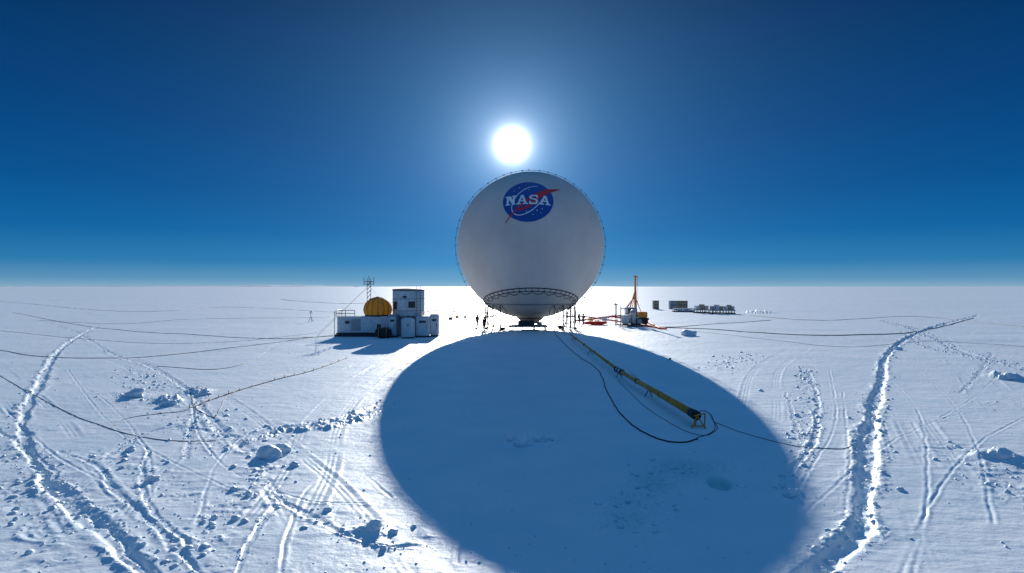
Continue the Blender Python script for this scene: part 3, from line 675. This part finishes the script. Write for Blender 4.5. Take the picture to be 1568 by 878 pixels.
# ---------------------------------------------------------------- people
def person(px,py,rot,jm,pose=0):
    x,y,z=at(px,py); e=empty("standing_person",(x,y,z),rot)
    V=[];R=[];E=[]
    def v(p,r): V.append(p);R.append(r);return len(V)-1
    def e_(a_,b_): E.append((a_,b_))
    pel=v((0,0,.95),.17); sp=v((0,0,1.2),.18); ch=v((0,0,1.4),.19); nk=v((0,0,1.54),.08); e_(pel,sp);e_(sp,ch);e_(ch,nk); hd=v((0,-.02,1.66),.085); e_(nk,hd)
    for s in (-1,1):
        st_=.12
        fy=(0.18*s if pose==1 else 0.03*s)
        hp_=v((.10*s,0,.88),.115); kn=v((st_*s,fy*.5-.02,.48),.085); an_=v((st_*s*1.1,fy,.10),.065); to=v((st_*s*1.2,fy-.17,.05),.055)
        e_(pel,hp_);e_(hp_,kn);e_(kn,an_);e_(an_,to)
        sh=v((.21*s,0,1.43),.09); e_(ch,sh)
        if pose==2 and s==1: el=v((.27,-.14,1.22),.07); wr=v((.16,-.36,1.28),.05)
        else: el=v((.28*s,.03,1.15),.07); wr=v((.29*s,-.09,.90),.05)
        e_(sh,el);e_(el,wr)
        W=Vector(V[wr]); d=(W-Vector(V[el])).normalized(); pa=v(tuple(W+d*.07),.042); e_(wr,pa)
        for k_,(o_,l_) in enumerate([(-.032,.07),(-.011,.085),(.011,.08),(.032,.062)]):
            f1=v(tuple(W+d*.11+Vector((0,o_,0))),.012); f2=v(tuple(W+d*(.11+l_)+Vector((-.012*s,o_*1.1,0))),.010); e_(pa,f1);e_(f1,f2)
        th=v(tuple(W+d*.06+Vector((0,-.055,0))),.014); t2=v(tuple(W+d*.105+Vector((0,-.075,0))),.011); e_(pa,th);e_(th,t2)
    me=bpy.data.meshes.new("body"); me.from_pydata(V,E,[]); o=bpy.data.objects.new("body",me); sc.collection.objects.link(o)
    sk=o.modifiers.new("skin",'SKIN'); 
    for i,r_ in enumerate(R): me.skin_vertices[0].data[i].radius=(r_,r_*(0.8 if i in(0,1,2) else 1))
    me.skin_vertices[0].data[0].use_root=True
    o.modifiers.new("sub",'SUBSURF').levels=1
    dg=bpy.context.evaluated_depsgraph_get(); m2=bpy.data.meshes.new_from_object(o.evaluated_get(dg)); o.modifiers.clear(); o.data=m2
    m2.materials.clear()
    for mm in (M_trou,jm,M_black,M_skin): m2.materials.append(mm)
    for p in m2.polygons:
        p.use_smooth=True; c=p.center
        wrist=abs(c.x)>.22 and c.z<.93 or (c.y<-.33)
        p.material_index= 2 if (wrist or c.z<.14) else (1 if c.z>.84 and c.z<1.56 else (3 if c.z>=1.56 else 0))
    o.parent=e
    bm=bmesh.new(); bmesh.ops.create_uvsphere(bm,u_segments=20,v_segments=16,radius=.115)
    for q in bm.verts:
        q.co.z*=1.18; 
        if q.co.y<-.06: q.co.y*=.93
        if abs(q.co.x)<.02 and q.co.y<-.08 and -.04<q.co.z<.02: q.co.y-=.02
    me=bpy.data.meshes.new("head"); bm.to_mesh(me); bm.free(); h_=link("head",me,M_skin,e,True); h_.location=(0,-.03,1.68)
    lathe("hood",[(.135,-.13),(.150,-.05),(.155,.04),(.12,.12),(.06,.155),(0,.16)],jm,e,24,(0,.02,1.69))
    for s in (-1,1): rod("eye",(s*.04,-.138,1.69),(s*.04,-.146,1.69),.014,M_black,e,8)
    rod("mouth",(-.03,-.137,1.63),(.03,-.137,1.63),.007,M_parka,e,6)
    box("backpack",(0,.2,1.25),(.3,.14,.4),M_parkb,e,.05)
person(731,500,0.4,M_parkb,1); person(741,505,-0.8,M_parkb,2); person(887,497,1.2,M_parkb,0); person(893,497,-1.4,M_parkb,2)
# ---------------------------------------------------------------- snow boulders & chunks
def boulder(px,py,s,sq=0.7,m=None):
    x,y,z=at(px,py)
    bm=bmesh.new(); bmesh.ops.create_icosphere(bm,subdivisions=4,radius=1)
    P=np.array([v.co[:] for v in bm.verts]); sd_=random.random()*50
    n=1+0.9*fbm(P[:,0]*1.4+sd_,P[:,1]*1.4+P[:,2]*1.7,4,3)+0.5*fbm(P[:,2]*2+sd_,P[:,0]*2,3,8)
    for v,k_ in zip(bm.verts,n): v.co=Vector((v.co.x*k_*s,v.co.y*k_*s*.8,max(v.co.z*k_*s*sq,-.3*s)))
    me=bpy.data.meshes.new("snow_boulder"); bm.to_mesh(me); bm.free(); o=link("snow_boulder",me,m or M_snow,None,True); o.location=(x,y,z+0.12*s); o.rotation_euler=(0,0,random.random()*6)
for a_ in [(412,697,.46),(430,690,.3),(258,620,.35),(206,608,.4),(312,604,.35),(1055,513,.9,.6),(1210,758,.2),(1545,580,.5),(572,812,.22),(1375,535,.4),(1530,705,.3),(200,690,.18),(235,735,.18),(1300,640,.1),(1165,598,.14),(450,712,.16),(1196,742,.12)]: boulder(*a_)
for a_ in [(782,676,.22,.6),(800,682,.34,.7),(822,676,.36,.7),(840,672,.2,.5),(812,668,.3,.6)]: boulder(*a_,m=M_whsnow)
V=[];Fc=[]
ico=bmesh.new(); bmesh.ops.create_icosphere(ico,subdivisions=2,radius=1); iv=np.array([v.co[:] for v in ico.verts]); ifc=np.array([[v.index for v in f.verts] for f in ico.faces]); ico.free()
pts=[]
for p,wd,am in rough:
    if wd>=3: continue
    Lh=np.linalg.norm(np.diff(p,axis=0),axis=1); tot_=Lh.sum(); cnt=int(min(380,tot_*wd*16*am))
    for i in range(cnt):
        j=rng.choice(len(Lh),p=Lh/tot_); q=p[j]+(p[j+1]-p[j])*rng.random()+rng.normal(0,wd*.6,2); pts.append((q[0],q[1],0.012+0.10*rng.random()**5+0.02*rng.random()))
for p,wd,dp,bm_ in trench:
    Lh=np.linalg.norm(np.diff(p,axis=0),axis=1); tot_=Lh.sum(); cnt=int(min(600,tot_*10))
    for i in range(cnt):
        j=rng.choice(len(Lh),p=Lh/tot_); q=p[j]+(p[j+1]-p[j])*rng.random()+rng.normal(0,wd*2.2,2); pts.append((q[0],q[1],0.015+wd*.5*rng.random()**3))
for i in range(1500):
    r_=14+60*rng.random()**1.5; a_=math.radians(rng.uniform(-42,42)); pts.append((r_*math.sin(a_),r_*math.cos(a_),0.010+0.04*rng.random()**5))
pts=np.array(pts); zz=height(pts[:,0],pts[:,1]); off=0
for (x,y,s_),z in zip(pts,zz):
    d_=1+rng.normal(0,.14,len(iv)); sc_=np.array([1,0.6+.6*rng.random(),0.45+.4*rng.random()])*s_; a_=rng.random()*6
    q=iv*d_[:,None]*sc_; q=np.stack([q[:,0]*math.cos(a_)-q[:,1]*math.sin(a_),q[:,0]*math.sin(a_)+q[:,1]*math.cos(a_),q[:,2]],-1)+np.array([x,y,z+s_*.12])
    V.append(q); Fc.append(ifc+off); off+=len(iv)
V=np.concatenate(V); Fc=np.concatenate(Fc)
me=bpy.data.meshes.new("snow_chunks"); me.vertices.add(len(V)); me.vertices.foreach_set('co',V.ravel()); me.loops.add(Fc.size); me.loops.foreach_set('vertex_index',Fc.ravel().astype(np.int32)); me.polygons.add(len(Fc)); me.polygons.foreach_set('loop_start',(np.arange(len(Fc))*3).astype(np.int32)); me.update(calc_edges=True)
link("snow_chunks",me,M_snow,None,True)
# ---------------------------------------------------------------- distant hills on the horizon
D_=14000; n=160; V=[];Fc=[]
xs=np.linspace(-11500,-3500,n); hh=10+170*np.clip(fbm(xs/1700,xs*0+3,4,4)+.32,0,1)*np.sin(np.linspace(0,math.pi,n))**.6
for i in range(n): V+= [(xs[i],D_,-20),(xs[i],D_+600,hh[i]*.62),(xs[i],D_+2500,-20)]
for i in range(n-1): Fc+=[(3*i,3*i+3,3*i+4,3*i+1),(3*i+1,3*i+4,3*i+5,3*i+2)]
me=bpy.data.meshes.new("distant_hills"); me.from_pydata(V,[],Fc); link("distant_hills",me,mat("hill_haze_blue",(0.45,0.58,0.72),0.9,var=.3,scale=.002,bump=0),None,True)  # aerial haze is put into the hills' bluish base colour
